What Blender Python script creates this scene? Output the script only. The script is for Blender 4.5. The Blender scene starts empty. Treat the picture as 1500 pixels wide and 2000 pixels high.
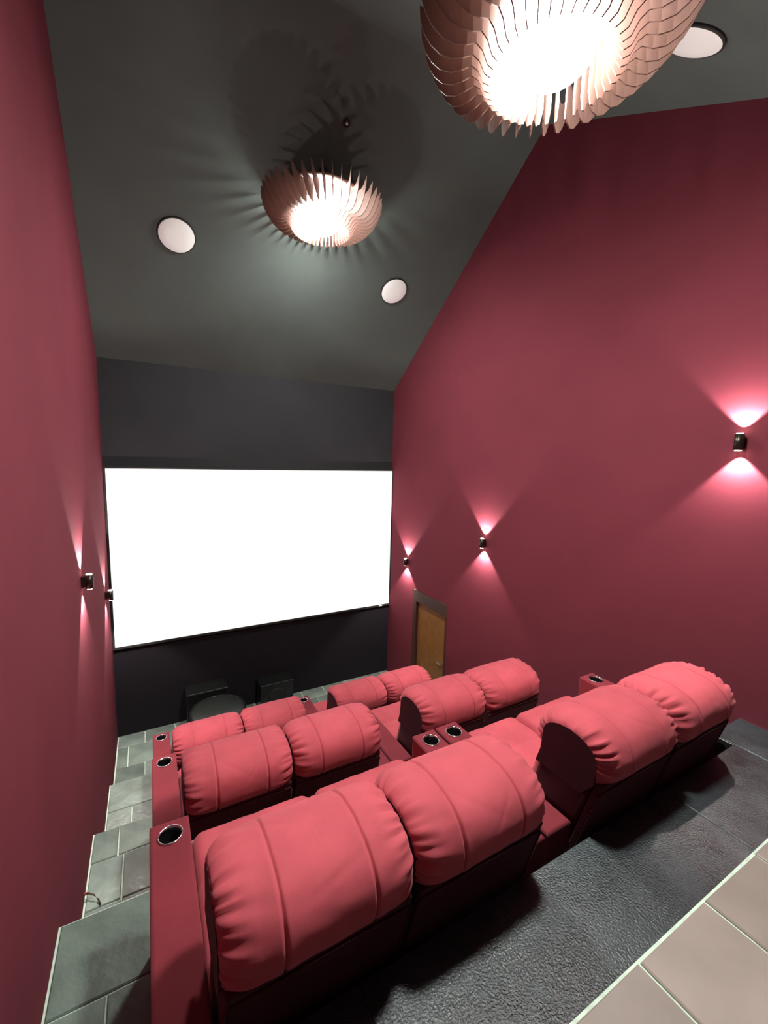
import bpy, bmesh, math, random
from mathutils import Vector, Matrix, noise
K = 0.85                      # one build unit in metres
SC = bpy.context.scene
COL = SC.collection
PI = math.pi

# ------------------------------------------------------------------ camera, world, exposure
yaw, pit, rol, FPX = 0.509, -0.126, 0.026, 830.0
fw = Vector((math.sin(yaw)*math.cos(pit), math.cos(yaw)*math.cos(pit), math.sin(pit)))
r0 = Vector((math.cos(yaw), -math.sin(yaw), 0)); u0 = r0.cross(fw)
rt = r0*math.cos(rol)+u0*math.sin(rol); up = -r0*math.sin(rol)+u0*math.cos(rol)
cam = bpy.data.cameras.new('camera'); co = bpy.data.objects.new('camera', cam); COL.objects.link(co)
M = Matrix((rt, up, -fw)).transposed().to_4x4(); M.translation = Vector((0.583*K, 0, 4.6*K)); co.matrix_world = M
cam.sensor_fit = 'VERTICAL'; cam.sensor_height = 36.0; cam.lens = FPX/2000*36.0; cam.clip_start = 0.02
SC.camera = co
w = bpy.data.worlds.new('room_air'); SC.world = w; w.use_nodes = True
w.node_tree.nodes['Background'].inputs[0].default_value = (0.5, 0.55, 0.6, 1)
w.node_tree.nodes['Background'].inputs[1].default_value = 0.0
SC.view_settings.view_transform = 'Standard'; SC.view_settings.look = 'None'
SC.view_settings.exposure = 0.0; SC.view_settings.gamma = 1.0; SC.view_settings.use_curve_mapping = False
LAMP_E = 325.0                 # emission of the pendant globes
SCREEN_E = 0.84                # emission of the screen
SCONCE_W = 100.0                # watts of each sconce beam

# ------------------------------------------------------------------ materials
def mat(name, col, rough=0.6, metal=0.0, var=0.0, vscale=6.0, bump=0.0, bscale=40.0, sheen=0.0, emit=0.0, spec=0.5,
        perobj=0.0, bdist=0.01, detail=4.0, ecol=None, trans=0.0):
    m = bpy.data.materials.new(name); m.use_nodes = True
    nt = m.node_tree; N = nt.nodes; L = nt.links; b = N['Principled BSDF']
    b.inputs['Base Color'].default_value = (*col, 1); b.inputs['Roughness'].default_value = rough
    b.inputs['Metallic'].default_value = metal; b.inputs['Specular IOR Level'].default_value = spec
    tc = N.new('ShaderNodeTexCoord')
    if sheen:
        b.inputs['Sheen Weight'].default_value = sheen; b.inputs['Sheen Roughness'].default_value = 0.45
        b.inputs['Sheen Tint'].default_value = (1.0, 0.62, 0.66, 1)
    if emit:
        b.inputs['Emission Color'].default_value = (*(ecol or col), 1); b.inputs['Emission Strength'].default_value = emit
    if var or perobj:
        n = N.new('ShaderNodeTexNoise'); n.inputs['Scale'].default_value = vscale; n.inputs['Detail'].default_value = detail
        L.new(tc.outputs['Object'], n.inputs['Vector'])
        hs = N.new('ShaderNodeHueSaturation'); hs.inputs['Color'].default_value = (*col, 1)
        mr = N.new('ShaderNodeMapRange'); mr.inputs[1].default_value = 0.3; mr.inputs[2].default_value = 0.7
        mr.inputs[3].default_value = 1-var; mr.inputs[4].default_value = 1+var
        L.new(n.outputs['Fac'], mr.inputs[0])
        if perobj:
            oi = N.new('ShaderNodeObjectInfo'); m2 = N.new('ShaderNodeMapRange')
            m2.inputs[3].default_value = 1-perobj; m2.inputs[4].default_value = 1+perobj
            L.new(oi.outputs['Random'], m2.inputs[0])
            mm = N.new('ShaderNodeMath'); mm.operation = 'MULTIPLY'
            L.new(mr.outputs[0], mm.inputs[0]); L.new(m2.outputs[0], mm.inputs[1]); L.new(mm.outputs[0], hs.inputs['Value'])
        else:
            L.new(mr.outputs[0], hs.inputs['Value'])
        L.new(hs.outputs[0], b.inputs['Base Color'])
    if bump:
        n2 = N.new('ShaderNodeTexNoise'); n2.inputs['Scale'].default_value = bscale; n2.inputs['Detail'].default_value = 5
        L.new(tc.outputs['Object'], n2.inputs['Vector'])
        bp = N.new('ShaderNodeBump'); bp.inputs['Strength'].default_value = bump; bp.inputs['Distance'].default_value = bdist
        L.new(n2.outputs['Fac'], bp.inputs['Height']); L.new(bp.outputs[0], b.inputs['Normal'])
    return m
M_wall = mat('burgundy_wall_paint', (0.165, 0.034, 0.049), 0.95, var=0.06, vscale=1.5, bump=0.15, bscale=90, bdist=0.002, spec=0.08)
M_ceil = mat('charcoal_ceiling_paint', (0.084, 0.103, 0.096), 0.95, var=0.05, vscale=2, bump=0.1, bscale=120, bdist=0.002, spec=0.03)
M_front = mat('black_wall_paint', (0.030, 0.031, 0.034), 0.9, var=0.06, vscale=2, bump=0.1, bscale=120, bdist=0.002, spec=0.2)
M_slate = mat('grey_green_slate', (0.185, 0.240, 0.205), 0.36, var=0.34, vscale=3.2, bump=0.8, bscale=7, perobj=0.2, bdist=0.02, detail=8)
M_slate_d = mat('shade_darkened_slate', (0.034, 0.045, 0.050), 0.27, var=0.4, vscale=3.0, bump=0.8, bscale=110, perobj=0.05, bdist=0.006, detail=8, spec=0.9)  # landing slate, its colour darkened to hold the shade there
M_slate_p = mat('pale_slate', (0.33, 0.275, 0.245), 0.5, var=0.2, vscale=2.2, bump=0.4, bscale=10, perobj=0.08, bdist=0.008, detail=6)
M_grout = mat('pale_grout', (0.60, 0.74, 0.62), 0.9, var=0.15, vscale=30)
M_fab = mat('red_velvet', (0.50, 0.086, 0.110), 0.85, var=0.12, vscale=5, bump=0.12, bscale=60, bdist=0.004, sheen=0.15, spec=0.2)
M_fab_d = mat('red_velvet_arm', (0.20, 0.025, 0.036), 0.85, var=0.10, vscale=5, bump=0.10, bscale=70, bdist=0.003, sheen=0.2, spec=0.2)
M_fab_b = mat('wine_cloth_and_shade', (0.07, 0.010, 0.018), 0.9, var=0.10, vscale=5, bump=0.10, bscale=70, bdist=0.003, sheen=0.1, spec=0.2)  # wine back cloth; on the seat sides its darkness stands in for shade
M_chrome = mat('polished_steel', (0.75, 0.75, 0.76), 0.16, metal=1.0)
M_black = mat('black_plastic', (0.008, 0.008, 0.009), 0.3)
M_matt = mat('matt_black', (0.012, 0.014, 0.013), 0.7)
M_gloss = mat('gloss_black_lacquer', (0.010, 0.012, 0.011), 0.12)
M_leather = mat('black_leather', (0.012, 0.015, 0.013), 0.42, bump=0.1, bscale=120, bdist=0.002)
M_spk = mat('white_speaker_grille', (0.88, 0.97, 0.95), 0.6, bump=0.2, bscale=300, bdist=0.001)
M_fin = mat('copper_brown_fin', (0.15, 0.080, 0.065), 0.5, metal=0.2, var=0.1, vscale=10)
M_globe = mat('glowing_globe', (1, 1, 1), 0.5, emit=LAMP_E, ecol=(0.97, 0.99, 0.93))
M_screen = mat('lit_screen', (0.8, 0.8, 0.8), 0.6, emit=SCREEN_E, ecol=(0.92, 1.0, 0.97))
M_bulb = mat('sconce_lens', (1, 1, 1), 0.5, emit=30, ecol=(1, 0.88, 0.68))
M_bronze = mat('dark_bronze', (0.05, 0.045, 0.035), 0.35, metal=0.8)
M_door = mat('orange_brown_oak', (0.24, 0.105, 0.024), 0.5, var=0.15, vscale=8)
M_frame = mat('dark_brown_timber', (0.055, 0.022, 0.014), 0.55, var=0.15, vscale=8)
M_wire = mat('copper_wire', (0.45, 0.12, 0.05), 0.4)
M_low = mat('near_black_lower_wall', (0.010, 0.009, 0.012), 0.85, spec=0.2)  # near-black colour for the front wall below the screen
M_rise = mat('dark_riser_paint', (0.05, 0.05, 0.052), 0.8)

# ------------------------------------------------------------------ helpers
def tag(o, label=None, cat=None, group=None, kind=None):
    if label: o['label'] = label
    if cat: o['category'] = cat
    if group: o['group'] = group
    if kind: o['kind'] = kind
    return o
def obj(name, bm, m, parent=None, smooth=False, scale=K):
    bmesh.ops.recalc_face_normals(bm, faces=bm.faces)
    me = bpy.data.meshes.new(name)
    if scale != 1: bmesh.ops.scale(bm, vec=(scale,)*3, verts=bm.verts)
    bm.to_mesh(me); bm.free()
    for mm in (m if isinstance(m, (list, tuple)) else [m]): me.materials.append(mm)
    if smooth:
        for p in me.polygons: p.use_smooth = True
    o = bpy.data.objects.new(name, me); COL.objects.link(o)
    if parent: o.parent = parent
    return o
def empty(name, loc, rz=0.0, label=None, cat=None, group=None):
    o = bpy.data.objects.new(name, None); COL.objects.link(o)
    o.location = Vector(loc)*K; o.rotation_euler = (0, 0, rz); o.empty_display_size = 0.1
    return tag(o, label, cat, group)
def box(bm, x0, x1, y0, y1, z0, z1, bev=0.0, seg=2):
    b = bmesh.new()
    bmesh.ops.create_cube(b, size=1)
    for v in b.verts:
        v.co = Vector(((x0+x1)/2+v.co.x*(x1-x0), (y0+y1)/2+v.co.y*(y1-y0), (z0+z1)/2+v.co.z*(z1-z0)))
    if bev: bmesh.ops.bevel(b, geom=b.edges[:], offset=bev, segments=seg, affect='EDGES', profile=0.5)
    me = bpy.data.meshes.new('t'); b.to_mesh(me); b.free(); bm.from_mesh(me); bpy.data.meshes.remove(me)
    return bm
def B(*a, **k): return box(bmesh.new(), *a, **k)
def lathe(bm, prof, n=32, c=(0, 0, 0), close=False):
    rings = []
    for r, z in prof:
        if r < 1e-6: rings.append([bm.verts.new((c[0], c[1], c[2]+z))])
        else: rings.append([bm.verts.new((c[0]+r*math.cos(2*PI*i/n), c[1]+r*math.sin(2*PI*i/n), c[2]+z)) for i in range(n)])
    pr = list(zip(rings, rings[1:]))
    if close: pr.append((rings[-1], rings[0]))
    for a, b in pr:
        for i in range(n):
            j = (i+1) % n
            if len(a) == 1 and len(b) == 1: continue
            if len(a) == 1: bm.faces.new((a[0], b[i], b[j]))
            elif len(b) == 1: bm.faces.new((a[i], a[j], b[0]))
            else: bm.faces.new((a[i], a[j], b[j], b[i]))
    return bm
def prism(bm, pts, axis, a0, a1):
    """extrude a 2-D outline (list of pairs) along axis 'x','y' or 'z'"""
    def P(p, a): return {'x': (a, p[0], p[1]), 'y': (p[0], a, p[1]), 'z': (p[0], p[1], a)}[axis]
    A = [bm.verts.new(P(p, a0)) for p in pts]; C = [bm.verts.new(P(p, a1)) for p in pts]
    bm.faces.new(A); bm.faces.new(C[::-1])
    for i in range(len(pts)):
        j = (i+1) % len(pts); bm.faces.new((A[i], A[j], C[j], C[i]))
    return bm
def tube(bm, pts, r, n=8):
    rings = []
    for i, p in enumerate(pts):
        p = Vector(p); d = (Vector(pts[min(i+1, len(pts)-1)])-Vector(pts[max(i-1, 0)])).normalized()
        a = d.orthogonal().normalized(); b = d.cross(a)
        rings.append([bm.verts.new(p+(a*math.cos(2*PI*k/n)+b*math.sin(2*PI*k/n))*r) for k in range(n)])
    for A, C in zip(rings, rings[1:]):
        for k in range(n): bm.faces.new((A[k], A[(k+1) % n], C[(k+1) % n], C[k]))
    bm.faces.new(rings[0][::-1]); bm.faces.new(rings[-1])
    return bm
def copy_tree(o, parent=None):
    c = o.copy(); COL.objects.link(c); c.parent = parent
    for ch in list(o.children): copy_tree(ch, c)
    return c

# ------------------------------------------------------------------ room shell (build units; x 0..5 across, y towards the screen)
YF, ZC, S1, YR, S2, YB = 7.625, 5.949, 0.778, 4.112, 0.516, -1.6
ZR = ZC+S1*(YF-YR); ZB = ZR-S2*(YR-YB)
T = 0.12
gable = [(YB-T, -0.1), (YF+T, -0.1), (YF+T, ZC-S1*T), (YR, ZR), (YB-T, ZB-S2*T)]
tag(obj('wall_left', prism(bmesh.new(), gable, 'x', -T, 0), M_wall), kind='structure')
DY0, DY1, DZ = 5.60, 6.62, 2.12
gd = [(YB-T, -0.1), (DY0, -0.1), (DY0, DZ), (DY1, DZ), (DY1, -0.1), (YF+T, -0.1), (YF+T, ZC-S1*T), (YR, ZR), (YB-T, ZB-S2*T)]
tag(obj('wall_right', prism(bmesh.new(), gd, 'x', 5.0, 5.0+T), M_wall), kind='structure')
tag(obj('wall_front', B(0, 5, YF, YF+T, -0.1, ZC-0.0), M_front), kind='structure')
tag(obj('wall_back', B(0, 5, YB-T, YB, -0.1, ZB), M_front), kind='structure')
cp = [(YF+T, ZC-S1*T), (YR, ZR), (YB-T, ZB-S2*T), (YB-T, ZB-S2*T+0.1), (YR, ZR+0.1), (YF+T, ZC-S1*T+0.1)]
tag(obj('ceiling', prism(bmesh.new(), cp, 'x', -T, 5+T), M_ceil), kind='structure')
# stepped floor: level, far edge
ZT, ZT0, ZA, ZBB, ZCC = 2.70, 2.45, 1.70, 0.98, 0.31
TH = 0.012
XA = 0.505
fl = bmesh.new()
def steps(x0, x1, lv):
    pts = [(YB, -0.1), (YF, -0.1), (YF, -TH)]
    for z, y in reversed(lv):          # lv: list of (level, far edge) from the back
        pts.append((y, pts[-1][1])); pts.append((y, z-TH))
    pts.append((YB, pts[-1][1]))
    prism(fl, pts, 'x', x0, x1)
main = [(ZT, 0.742), (ZT0, 1.335), (ZA, 2.915), (ZBB, 4.47)]
aisle = [(ZT, 0.745), (ZT0, 1.405), (2.08, 1.78), (ZA, 2.915), (1.34, 3.22), (ZBB, 4.47), (0.645, 4.86), (ZCC, 6.06)]
steps(XA, 4.52, main); steps(4.52, 5.0, [(ZT, 0.742), (ZT0, 1.485)]+main[2:]); steps(0.0, XA, aisle)
floor = tag(obj('floor', fl, [M_grout, M_rise]), kind='structure')
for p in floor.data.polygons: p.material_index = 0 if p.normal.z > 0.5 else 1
tag(obj('lower_wall_sheet_1', B(0.0, 5.0, YF-0.012, YF, 0.0, 1.49), M_low), kind='structure')  # thin near-black sheet added over the front wall below the screen
rnd = random.Random(4)
def tile(x0, x1, y0, y1, z, m, g=0.0055, parent=None):
    if x1-x0 < 0.05 or y1-y0 < 0.04: return
    b = bmesh.new(); c = 0.006; j = lambda a=0.003: rnd.uniform(-a, a)
    lo = [(x0+g, y0+g), (x1-g, y0+g), (x1-g, y1-g), (x0+g, y1-g)]
    lo = [(x+j(), y+j()) for x, y in lo]
    cx, cy = (x0+x1)/2, (y0+y1)/2
    rings = []
    for k, (ins, zz) in enumerate([(0, -TH-0.002), (0, -c), (c, 0)]):
        rings.append([b.verts.new((x-cx+(ins if x < cx else -ins), y-cy+(ins if y < cy else -ins), zz+(j(0.0015) if k == 2 else 0))) for x, y in lo])
    for A, C in zip(rings, rings[1:]):
        for k in range(4): b.faces.new((A[k], A[(k+1) % 4], C[(k+1) % 4], C[k]))
    b.faces.new(rings[-1]); b.faces.new(rings[0][::-1])
    o = obj('tile', b, m, floor); o.location = Vector((cx, cy, z))*K
def rows(x0, x1, ys, z, m, wx=0.445, offs=None, edge=0.012, **kw):
    for i in range(len(ys)-1):
        off = offs[i % len(offs)] if offs else (i % 2)*wx/2
        xs = [x0]; x = x0+off
        while x < x1-0.06:
            if x > x0+0.06: xs.append(x)
            x += wx
        xs.append(x1)
        for a, b_ in zip(xs, xs[1:]):
            tile(a+(edge if a == x0 else 0), b_, ys[i], ys[i+1], z, m, **kw)
fy = [4.48, 4.93, 5.38, 5.84, 6.31, 6.80, 7.29, 7.62]
rows(XA, 5.0, fy[:4]+[6.06], 0, M_slate, offs=[0.10, 0.32])
rows(0, 5.0, [6.065]+fy[4:], 0, M_slate, offs=[0.16, 0.385, 0.16, 0.385])
rows(XA, 5.0, [2.93, 3.37, 3.81, 4.11, 4.465], ZBB, M_slate, offs=[0.2, 0.4])
rows(XA, 5.0, [1.415, 1.90, 2.39, 2.91], ZA, M_slate, wx=0.46, offs=[0.2, 0.4])
# aisle treads
tile(0.008, 0.285, 1.87, 2.39, ZA, M_slate); tile(0.285, XA, 1.87, 2.39, ZA, M_slate)
tile(0.008, XA, 2.39, 2.91, ZA, M_slate)
tile(0.008, XA, 2.925, 3.215, 1.34, M_slate)
tile(0.008, 0.262, 3.23, 3.66, ZBB, M_slate); tile(0.262, XA, 3.23, 3.66, ZBB, M_slate)
tile(0.008, 0.262, 3.66, 4.115, ZBB, M_slate); tile(0.262, XA, 3.66, 4.115, ZBB, M_slate)
tile(0.008, 0.215, 4.115, 4.465, ZBB, M_slate); tile(0.215, XA, 4.115, 4.465, ZBB, M_slate)
tile(0.008, XA, 4.48, 4.855, 0.645, M_slate)
tile(0.008, 0.265, 4.87, 5.55, ZCC, M_slate); tile(0.265, XA, 4.87, 5.55, ZCC, M_slate)
tile(0.008, XA, 5.55, 6.055, ZCC, M_slate)
tile(0.008, XA, 1.415, 1.775, 2.08, M_slate)
for a_, b_, c_ in ((0.01, 1.26, 1.335), (1.26, 3.515, 1.335), (3.515, 4.52, 1.335), (4.52, 4.99, 1.485)): tile(a_, b_, 0.748, c_+0.003, ZT0, M_slate_d, g=0.004)
rows(0, 5.0, [0.25, 0.735], ZT, M_slate_p, wx=0.49, offs=[0.21], g=0.006)
rows(0, 5.0, [-1.55, -1.1, -0.65, -0.2, 0.25], ZT, M_slate_p, wx=0.49, offs=[0.38, 0.15], g=0.006)

# ------------------------------------------------------------------ door in the right wall
d = tag(bpy.data.objects.new('door_1', None), kind='structure'); COL.objects.link(d)
d.location = Vector((5.0, (DY0+DY1)/2, 0))*K
hy = (DY1-DY0)/2
obj('door_frame', box(box(box(bmesh.new(), -0.025, 0.10, -hy-0.0, hy, DZ-0.21, DZ), -0.025, 0.10, hy-0.10, hy, 0, DZ-0.21), -0.01, 0.10, -hy, -hy+0.03, 0, DZ-0.21), M_frame, d)
lf = obj('door_leaf', B(0.03, 0.08, -hy+0.03, hy-0.10, 0.01, DZ-0.21, bev=0.004), M_door, d)
hb = lathe(bmesh.new(), [(0, 0), (0.02, 0), (0.02, 0.02), (0, 0.02)], 16)
for v in hb.verts: v.co = Vector((0.03-v.co.z, -hy+0.11+v.co.x, 1.0+v.co.y))
box(hb, -0.02, -0.005, -hy+0.10, -hy+0.22, 0.99, 1.01)
obj('door_handle', hb, M_chrome, lf)

# ------------------------------------------------------------------ projection screen
sx0, sx1, sz0, sz1 = 0.034, 4.985, 1.53, 4.342
ps = empty('projection_screen', (2.5, YF-0.03, sz0), label='large white lit projection screen with thin black border on front wall', cat='screen')
obj('screen_surface', B(sx0-2.5, sx1-2.5, -0.010, 0.0, 0, sz1-sz0), M_screen, ps)
fb = bmesh.new(); e = 0.028; yo, yi = -0.03, 0.029
box(fb, sx0-2.5-e+0.0, sx0-2.5, yo, yi, -0.035, sz1-sz0+e); box(fb, sx1-2.5, sx1-2.5+0.014, yo, yi, -0.035, sz1-sz0+e)
box(fb, sx0-2.5, sx1-2.5, yo, yi, -0.035, 0); box(fb, sx0-2.5, sx1-2.5, yo, yi, sz1-sz0, sz1-sz0+e)
obj('screen_border', fb, M_matt, ps)
obj('badge', B(2.24, 2.32, -0.034, -0.03, -0.026, -0.012), M_spk, ps)

# ------------------------------------------------------------------ round ceiling speakers
def ceil_z(y): return ZC+S1*(YF-y) if y > YR else ZR-S2*(YR-y)
def speaker(x, y, label):
    ang = -math.atan(S1) if y > YR else math.atan(S2)
    o = empty('ceiling_speaker', (x, y, ceil_z(y)), label=label, cat='speaker', group='round white ceiling speakers')
    o.rotation_euler = (ang, 0, 0)
    obj('grille', lathe(bmesh.new(), [(0, -0.030), (0.10, -0.029), (0.188, -0.024), (0.200, -0.018)], 40), M_spk, o, True)
    obj('rim', lathe(bmesh.new(), [(0.200, -0.020), (0.212, -0.018), (0.216, 0.0), (0.19, 0.0), (0.19, -0.012)], 40, close=True), M_matt, o, True)
speaker(1.00, 6.03, 'round white ceiling speaker nearest the left wall, above the screen')
speaker(4.03, 6.05, 'small round white ceiling speaker between far pendant lamp and right wall')
speaker(4.035, 1.93, 'round white ceiling speaker beside the near pendant lamp, partly behind its fins')
o = empty('ceiling_spotlight', (2.624, 4.722, ceil_z(4.722)), label='tiny black ceiling fitting with a white centre above far pendant lamp', cat='ceiling fitting')
o.rotation_euler = (-math.atan(S1), 0, 0)
obj('housing', lathe(bmesh.new(), [(0.016, -0.030), (0.034, -0.028), (0.040, 0.0), (0.016, 0.0)], 24, close=True), M_matt, o, True)
obj('lens', lathe(bmesh.new(), [(0, -0.032), (0.014, -0.028), (0.016, -0.005), (0, -0.005)], 16), M_spk, o, True)

# ------------------------------------------------------------------ pendant lamps with curved radial fins
def fin_mesh():
    lower = [(0.285, -0.12), (0.32, -0.165), (0.355, -0.15), (0.385, -0.095), (0.42, -0.07), (0.47, -0.085), (0.53, -0.085), (0.59, -0.055), (0.64, 0.0), (0.675, 0.06), (0.70, 0.13), (0.705, 0.19)]
    upper = [(0.69, 0.20), (0.655, 0.15), (0.60, 0.12), (0.52, 0.13), (0.44, 0.16), (0.36, 0.19), (0.28, 0.17)]
    b = bmesh.new(); t = 0.0035
    nl = len(lower)
    def bend(r): return 0.04*math.sin((r-0.28)/0.42*PI)    # sweep in plan
    def strip(pts, s): return [b.verts.new((r, bend(r)+s*t, z)) for r, z in pts]
    def up_at(r):
        U = sorted(upper)
        for (a, za), (c, zc) in zip(U, U[1:]):
            if a <= r <= c: return za+(zc-za)*(r-a)/(c-a)
        return U[0][1] if r < U[0][0] else U[-1][1]
    top = [(r, max(up_at(r), z+0.012)) for r, z in lower]
    for s in (-1, 1): pass
    L0, L1, T0_, T1 = strip(lower, -1), strip(lower, 1), strip(top, -1), strip(top, 1)
    for i in range(nl-1):
        b.faces.new((L0[i], L0[i+1], T0_[i+1], T0_[i])); b.faces.new((L1[i+1], L1[i], T1[i], T1[i+1]))
        b.faces.new((L0[i+1], L0[i], L1[i], L1[i+1])); b.faces.new((T0_[i], T0_[i+1], T1[i+1], T1[i]))
    b.faces.new((L0[0], T0_[0], T1[0], L1[0])); b.faces.new((L0[-1], L1[-1], T1[-1], T0_[-1]))
    return b
def pendant(x, y, z, label):
    o = empty('pendant_lamp', (x, y, z), label=label, cat='lamp', group='pendant lamps with copper brown fins')
    f0 = obj('fin', fin_mesh(), M_fin, o)
    nf = 42
    for i in range(nf):
        f = f0 if i == 0 else f0.copy()
        if i: COL.objects.link(f); f.parent = o
        f.rotation_euler = (0, 0, 2*PI*i/nf)
    obj('top_cap', lathe(bmesh.new(), [(0, 0.28), (0.2, 0.27), (0.40, 0.225), (0.52, 0.19), (0.52, 0.18), (0.40, 0.212), (0.2, 0.255), (0, 0.26)], 48), M_fin, o, True)
    obj('globe', lathe(bmesh.new(), [(0.235*math.sin(PI*k/18), -0.215*math.cos(PI*k/18)+0.035) for k in range(19)], 36), M_globe, o, True)
    h = ceil_z(y)-z
    obj('stem', lathe(bmesh.new(), [(0, 0.24), (0.012, 0.24), (0.012, h+0.02), (0, h+0.02)], 12), M_matt, o, True)
    obj('ceiling_rose', lathe(bmesh.new(), [(0, h-0.07), (0.05, h-0.06), (0.06, h+0.05), (0, h+0.05)], 24), M_matt, o, True)
pendant(2.513, 5.14, 7.40, 'farther pendant lamp, glowing globe ringed by thin curved copper brown fins, nearest the screen')
pendant(2.513, 1.772, 6.76, 'large nearer pendant lamp with curved copper brown fins around a glowing globe')

# ------------------------------------------------------------------ up and down wall sconces
def sconce(side, y, z, label):
    """side: -1 left wall, 1 right wall"""
    x = 0.0 if side < 0 else 5.0
    o = empty('wall_sconce', (x, y, z), rz=0 if side < 0 else PI, label=label, cat='wall light', group='up and down wall sconces')
    dx, r, h = 0.062, 0.034, 0.068
    obj('body', lathe(bmesh.new(), [(r, h), (r, -h), (r-0.008, -h), (r-0.008, -h+0.02), (0, -h+0.02), (0, h-0.02), (r-0.008, h-0.02), (r-0.008, h)], 28, (dx, 0, 0), close=True), M_bronze, o, True)
    obj('wall_bracket', B(0, dx-r+0.008, -0.022, 0.022, -0.05, 0.05, bev=0.004), M_bronze, o)
    for s in (1, -1):
        lb = lathe(bmesh.new(), [(0, 0.006), (r-0.012, 0.008), (r-0.007, 0.0), (0, 0)], 20)
        for v in lb.verts: v.co = Vector((v.co.x+dx, v.co.y, s*(v.co.z+h-0.002)))
        obj('lens', lb, M_bulb, o, True)
        li = bpy.data.lights.new('bulb_light', 'SPOT'); li.energy = SCONCE_W; li.color = (1.0, 0.84, 0.80)
        li.spot_size = math.radians(92); li.spot_blend = 0.35; li.shadow_soft_size = 0.008
        lo = bpy.data.objects.new('bulb_light', li); COL.objects.link(lo); lo.parent = o
        lo.location = Vector((dx-0.01, 0, s*(h+0.014)))*K
        lo.rotation_euler = (PI if s > 0 else 0, 0, 0)
for side, nm in ((-1, 'left'), (1, 'right')):
    sconce(side, 6.90, 2.59, 'small bronze up and down sconce on %s wall nearest the screen' % nm)
    sconce(side, 4.76, 3.37, 'bronze up and down sconce, second from the screen on %s wall' % nm)
    if side > 0: sconce(side, 1.72, 4.81, 'bronze up and down sconce on right wall, highest and nearest the camera')

# ------------------------------------------------------------------ two seat recliner sofas
def sgn(a): return 1 if a >= 0 else -1
def pad(x0, x1, y0, y1, z0, z1, r, puff=0.02, creases=(), nx=26, ny=30, seed=0):
    """upholstered cushion: rounded top edges, puffed middle; creases = (axis, position, width, depth)"""
    b = bmesh.new(); g = []
    def sp(a, c, n):
        out = []
        for i in range(n+1):
            t = i/n; t = 0.5-0.5*math.cos(PI*t)*(0.75)-0.125*2*(0.5-t) if False else 0.5+0.5*sgn(t-0.5)*(abs(2*t-1)**0.72)
            out.append(a+(c-a)*t)
        return out
    for yy in sp(y0, y1, ny):
        row = []
        for xx in sp(x0, x1, nx):
            ex = max(0, r-min(xx-x0, x1-xx))/r; ey = max(0, r-min(yy-y0, y1-yy))/r
            e_ = min(1, math.hypot(ex, ey)); z = z1-r*(1-math.sqrt(max(0, 1-e_*e_)))
            u_ = (2*(xx-x0)/(x1-x0)-1); v_ = (2*(yy-y0)/(y1-y0)-1)
            z += puff*(1-u_*u_)*(1-v_*v_)
            z += 0.006*noise.noise(Vector((xx*5, yy*5, seed*7.3)))
            for ax, p, w_, dp in creases:
                q = (xx if ax == 'x' else yy)-p; z -= dp*math.exp(-(q/w_)**2)
            row.append(b.verts.new((xx, yy, z)))
        g.append(row)
    for i in range(ny):
        for j in range(nx): b.faces.new((g[i][j], g[i][j+1], g[i+1][j+1], g[i+1][j]))
    rim = g[0][:]+[g[i][-1] for i in range(1, ny+1)]+g[-1][-2::-1]+[g[i][0] for i in range(ny-1, 0, -1)]
    bot = [b.verts.new((v.co.x, v.co.y, z0)) for v in rim]; n = len(rim)
    for i in range(n): b.faces.new((rim[i], rim[(i+1) % n], bot[(i+1) % n], bot[i]))
    b.faces.new(bot)
    return b
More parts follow.
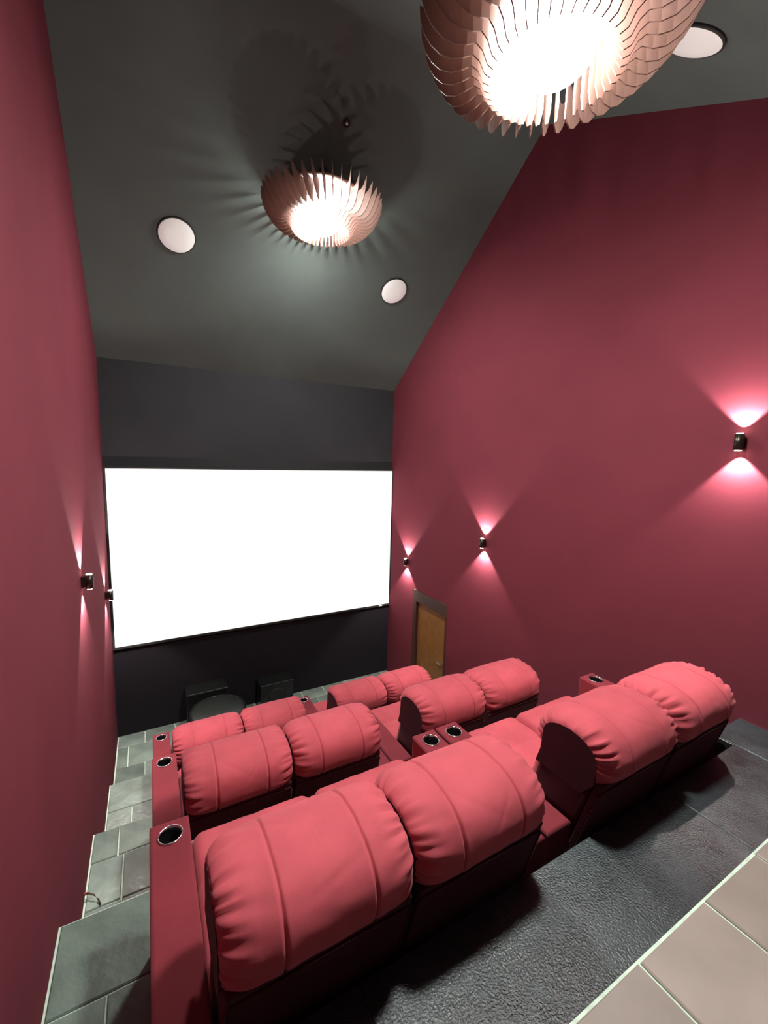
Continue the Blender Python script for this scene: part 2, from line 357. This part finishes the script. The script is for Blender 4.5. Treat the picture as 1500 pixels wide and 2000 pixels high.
def bolster(W, seed, crease=True):
    """roll-over head pillow: puffy tube across the seat, shirred at both ends, two stitched seams"""
    b = bmesh.new(); NX, NT = 150, 110
    cy, cz, ay, az = 0.240, 1.200, 0.262, 0.180
    R = random.Random(seed); rings = []
    ph = [R.uniform(0, 6.28) for _ in range(6)]
    cr = [(R.uniform(0.3, 0.8), R.uniform(0.6, 2.2), R.uniform(-1.2, 1.2), R.uniform(0.10, 0.2)) for _ in range(3)]
    for i in range(NX+1):
        t = i/NX; s = 0.5+0.5*sgn(t-0.5)*(abs(2*t-1)**0.80)       # denser at the ends
        xe = min(s, 1-s)*W                                        # distance from nearer end
        ring = []
        for k in range(NT):
            th = 2*PI*k/NT
            c_, s_ = math.cos(th), math.sin(th)
            n_ = 2.25
            py = sgn(c_)*abs(c_)**(2/n_); pz = sgn(s_)*abs(s_)**(2/n_)
            # end rounding
            rr = 0.13
            q = max(0.0, 1-xe/rr); rad = 1-0.36*(1-math.sqrt(max(0, 1-q*q)))
            # overall softness of the middle
            rad += 0.035*math.sin(PI*s)
            # shirring ruffles
            am = 0.105*math.exp(-((xe-0.03)/0.06)**2)
            wv = math.sin(24*th+ph[0]+1.3*math.sin(3*th+ph[1]))+0.6*math.sin(41*th+ph[2])
            wv += 0.6*noise.noise(Vector((th*4, s*3, seed)))
            rad += am*wv*0.55*(0.6+0.4*math.sin(2*th+ph[3]))
            # lazy long wrinkles running in from the ends
            rad += 0.022*math.exp(-(xe/0.13)**2)*math.sin(13*th+ph[4]+xe*16+2*noise.noise(Vector((th*2, seed, 0))))
            # stitched seams
            for sp_ in (0.275, 0.735):
                q2 = (s-sp_)*W; rad -= 0.065*math.exp(-(q2/0.006)**2)-0.012*math.exp(-(q2/0.05)**2)
            rad += 0.022*noise.noise(Vector((s*3.1+seed, math.cos(th)*1.3, math.sin(th)*1.3)))
            rad += 0.008*noise.noise(Vector((s*9+seed, math.cos(th)*4, math.sin(th)*4)))
            if crease:
                for (cs, ct, sl, ln) in cr:
                    ds = (s-cs); dt = (th-ct)-sl*ds*3
                    rad -= 0.013*math.exp(-(dt/0.05)**2)*math.exp(-(ds/ln)**2)
            ring.append(b.verts.new(((s-0.5)*W, cy+ay*py*rad*-1, cz+az*pz*rad)))
        rings.append(ring)
    for A, C in zip(rings, rings[1:]):
        for k in range(NT): b.faces.new((A[k], A[(k+1) % NT], C[(k+1) % NT], C[k]))
    return b, rings
def end_panel(side, W):
    """flat side panel closing the pillow, sunk inside the ruffles"""
    b = bmesh.new(); x = side*(W/2-0.012); pts = []
    for k in range(25):
        th = PI*k/24; pts.append((0.235-0.185*math.cos(th), 1.19+0.135*math.sin(th)**0.8))
    pts += [(0.43, 1.08), (0.46, 0.98), (0.14, 0.98), (0.06, 1.08)]
    prism(b, pts, 'x', x-0.012, x+0.012)
    return b
def arm_piece(cx, mirror=1):
    b = B(cx-0.1025, cx+0.1025, 0.17, 1.265, 0.0, 0.78)
    # round the long top edges slightly, the front top corner more
    eds = [e for e in b.edges if all(v.co.z > 0.7 for v in e.verts)]
    fr = [e for e in eds if all(v.co.y > 1.2 for v in e.verts)]
    bmesh.ops.bevel(b, geom=eds, offset=0.018, segments=3, affect='EDGES', profile=0.5)
    eds = [e for e in b.edges if all(v.co.y > 1.2 for v in e.verts) and abs(e.verts[0].co.z-e.verts[1].co.z) > 0.3]
    bmesh.ops.bevel(b, geom=eds, offset=0.022, segments=3, affect='EDGES', profile=0.5)
    a = obj('arm', b, M_fab_d)
    h = obj('cut', lathe(bmesh.new(), [(0, 0.55), (0.062, 0.55), (0.062, 0.9), (0, 0.9)], 40, (cx, 1.15, 0)), M_black)
    md = a.modifiers.new('b', 'BOOLEAN'); md.operation = 'DIFFERENCE'; md.object = h; md.solver = 'EXACT'
    dg = bpy.context.evaluated_depsgraph_get()
    me = bpy.data.meshes.new_from_object(a.evaluated_get(dg)); me.name = 'arm'
    a.modifiers.clear(); a.data = me
    bpy.data.objects.remove(h)
    return a
def cup_parts(arm, cx):
    lp = [(0.061, 0.770), (0.067, 0.783), (0.065, 0.788), (0.058, 0.787), (0.055, 0.775), (0.0555, 0.74), (0.0605, 0.74)]
    obj('cup_rim', lathe(bmesh.new(), lp, 40, (cx, 1.15, 0), close=True), M_chrome, arm, True)
    obj('cup_well', lathe(bmesh.new(), [(0.0555, 0.775), (0.052, 0.60), (0, 0.595), (0, 0.565), (0.058, 0.565), (0.0595, 0.74), (0.0595, 0.775)], 36, (cx, 1.15, 0), close=False), M_black, arm, True)
PW = 0.775
pill = {}
for sd in (3, 11, 23, 37):
    b, _ = bolster(PW, sd, crease=True); oo = obj('head_pillow', b, M_fab, None, True); pill[sd] = oo.data
    bpy.data.objects.remove(oo)
endm = {}
for s in (-1, 1):
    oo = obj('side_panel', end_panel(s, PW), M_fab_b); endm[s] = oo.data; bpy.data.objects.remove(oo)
def lean(b):
    for v in b.verts: v.co.y += 0.27*max(0, 1.10-v.co.z)
    return b
proto_mesh = {}
def part(name, key, fn, m, parent, smooth=False):
    if key not in proto_mesh:
        o = obj(name, fn(), m, parent, smooth); proto_mesh[key] = o.data; return o
    o = bpy.data.objects.new(name, proto_mesh[key]); COL.objects.link(o); o.parent = parent; return o
def linkm(name, me, parent, loc=None):
    o = bpy.data.objects.new(name, me); COL.objects.link(o); o.parent = parent
    if loc: o.location = Vector(loc)*K
    return o
armL = arm_piece(-0.8875); cup_parts(armL, -0.8875)
armR = arm_piece(0.8875); cup_parts(armR, 0.8875)
def sofa(x, y, z, label, seeds, rz=0.0, first=False):
    o = empty('recliner_sofa', (x, y, z), rz, label, 'sofa', 'red velvet two seat recliner sofas')
    for a in (armL, armR):
        if first: a.parent = o
        else: copy_tree(a, o)
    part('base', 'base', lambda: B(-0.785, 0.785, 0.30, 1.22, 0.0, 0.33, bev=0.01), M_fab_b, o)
    for k, cx in enumerate((-0.392, 0.392)):
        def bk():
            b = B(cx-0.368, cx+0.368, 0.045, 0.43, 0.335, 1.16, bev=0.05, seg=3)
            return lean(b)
        part('backrest', 'backrest%d' % k, bk, M_fab_b, o, True)  # body in dark cloth, painting in the shade on its sides
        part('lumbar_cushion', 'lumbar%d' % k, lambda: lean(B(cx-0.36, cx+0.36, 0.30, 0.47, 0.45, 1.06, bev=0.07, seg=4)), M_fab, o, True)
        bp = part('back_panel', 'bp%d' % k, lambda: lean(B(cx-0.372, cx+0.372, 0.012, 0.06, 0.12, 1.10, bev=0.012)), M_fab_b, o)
        def pp():
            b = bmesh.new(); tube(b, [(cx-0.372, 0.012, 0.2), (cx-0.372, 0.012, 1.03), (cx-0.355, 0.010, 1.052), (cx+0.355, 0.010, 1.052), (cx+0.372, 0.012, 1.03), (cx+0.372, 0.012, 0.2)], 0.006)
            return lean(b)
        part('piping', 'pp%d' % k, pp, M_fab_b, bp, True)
        p = linkm('head_pillow', pill[seeds[k]], o, (cx, 0, 0))
        for s in (-1, 1): linkm('side_panel', endm[s], p)
        part('seat_cushion', 'seat%d' % k, lambda: pad(cx-0.385, cx+0.385, 0.36, 1.375, 0.335, 0.565, 0.075, 0.022,
             creases=(('y', 1.03, 0.012, 0.022), ('x', cx, 0.008, 0.006)), seed=k), M_fab, o, True)
        part('footrest', 'foot%d' % k, lambda: B(cx-0.375, cx+0.375, 1.225, 1.34, 0.06, 0.33, bev=0.03, seg=3), M_fab, o, True)
    return o
sofa(1.504, 1.262, ZA, 'red velvet two seat sofa in the nearest row, left, beside the stone aisle steps', (3, 11), rz=0.0, first=True)
sofa(3.507, 1.27, ZA, 'red velvet two seat sofa in the nearest row, on the right side', (23, 37), rz=0.006)
sofa(1.500, 2.945, ZBB, 'red velvet two seat sofa in the middle row, on the left beside the aisle steps', (11, 37), rz=-0.004)
sofa(3.494, 2.955, ZBB, 'red velvet two seat sofa in the middle row, on the right towards the door', (37, 3), rz=0.006)
sofa(1.497, 4.90, 0, 'red velvet two seat sofa in the front row, left, before the black pouf', (23, 3))
sofa(3.490, 4.91, 0, 'red velvet two seat sofa in the front row, on the right beside the wooden door', (11, 23))

# ------------------------------------------------------------------ things by the screen wall
def sub(x0, x1, y0, y1, h, label):
    o = empty('subwoofer', ((x0+x1)/2, (y0+y1)/2, 0), label=label, cat='subwoofer', group='black box subwoofers below the screen')
    w_, d_ = (x1-x0)/2, (y1-y0)/2
    obj('cabinet', B(-w_, w_, -d_, d_, 0.02, h, bev=0.012), M_gloss, o)
    g = lathe(bmesh.new(), [(0, 0), (0.10, 0.0), (0.15, 0.012), (0.16, 0.0), (0.13, -0.01)], 32)
    for v in g.verts: v.co = Vector((v.co.x, -d_-0.001-v.co.z, h/2+v.co.y))
    obj('driver', g, M_matt, o, True)
    for a in (-1, 1):
        for c in (-1, 1):
            f = obj('foot', lathe(bmesh.new(), [(0, 0), (0.02, 0), (0.02, 0.022), (0, 0.022)], 12), M_matt, o)
            f.location = Vector((a*(w_-0.04), c*(d_-0.04), 0))*K
sub(1.00, 1.66, 7.24, 7.59, 0.64, 'glossy black subwoofer box behind the round black pouf')
sub(2.20, 2.80, 7.24, 7.59, 0.50, 'black subwoofer box standing alone under the middle of the screen')
pf = empty('round_pouf', (1.42, 6.73, 0), label='round black pouf on the slate floor behind the front row left sofa', cat='pouf')
obj('cushion', lathe(bmesh.new(), [(0, 0.61), (0.20, 0.608), (0.36, 0.60), (0.405, 0.58), (0.42, 0.54), (0.425, 0.30), (0.42, 0.08), (0.40, 0.03), (0, 0.03)], 56), M_leather, pf, True)
obj('piping', lathe(bmesh.new(), [(0.412, 0.572), (0.424, 0.580), (0.416, 0.590), (0.404, 0.582)], 56, close=True), M_gloss, pf, True)
obj('base', lathe(bmesh.new(), [(0, 0), (0.37, 0), (0.37, 0.03), (0, 0.03)], 40), M_matt, pf)
# loose lead at the foot of the left wall
lead = empty('loose_wire', (0.0, 3.78, ZBB), label='short loose wire with copper tip poking from left wall over the aisle step', cat='wire')
pts = [(0.0, 0.02, 0.03), (0.03, 0.0, 0.05), (0.07, -0.03, 0.045), (0.105, -0.07, 0.022), (0.12, -0.11, 0.008)]
obj('cable', tube(bmesh.new(), pts, 0.006), M_frame, lead, True)
obj('tip', tube(bmesh.new(), [(-0.0, 0.028, 0.026), (0.012, 0.012, 0.04), (0.026, 0.002, 0.049)], 0.011), M_wire, lead, True)
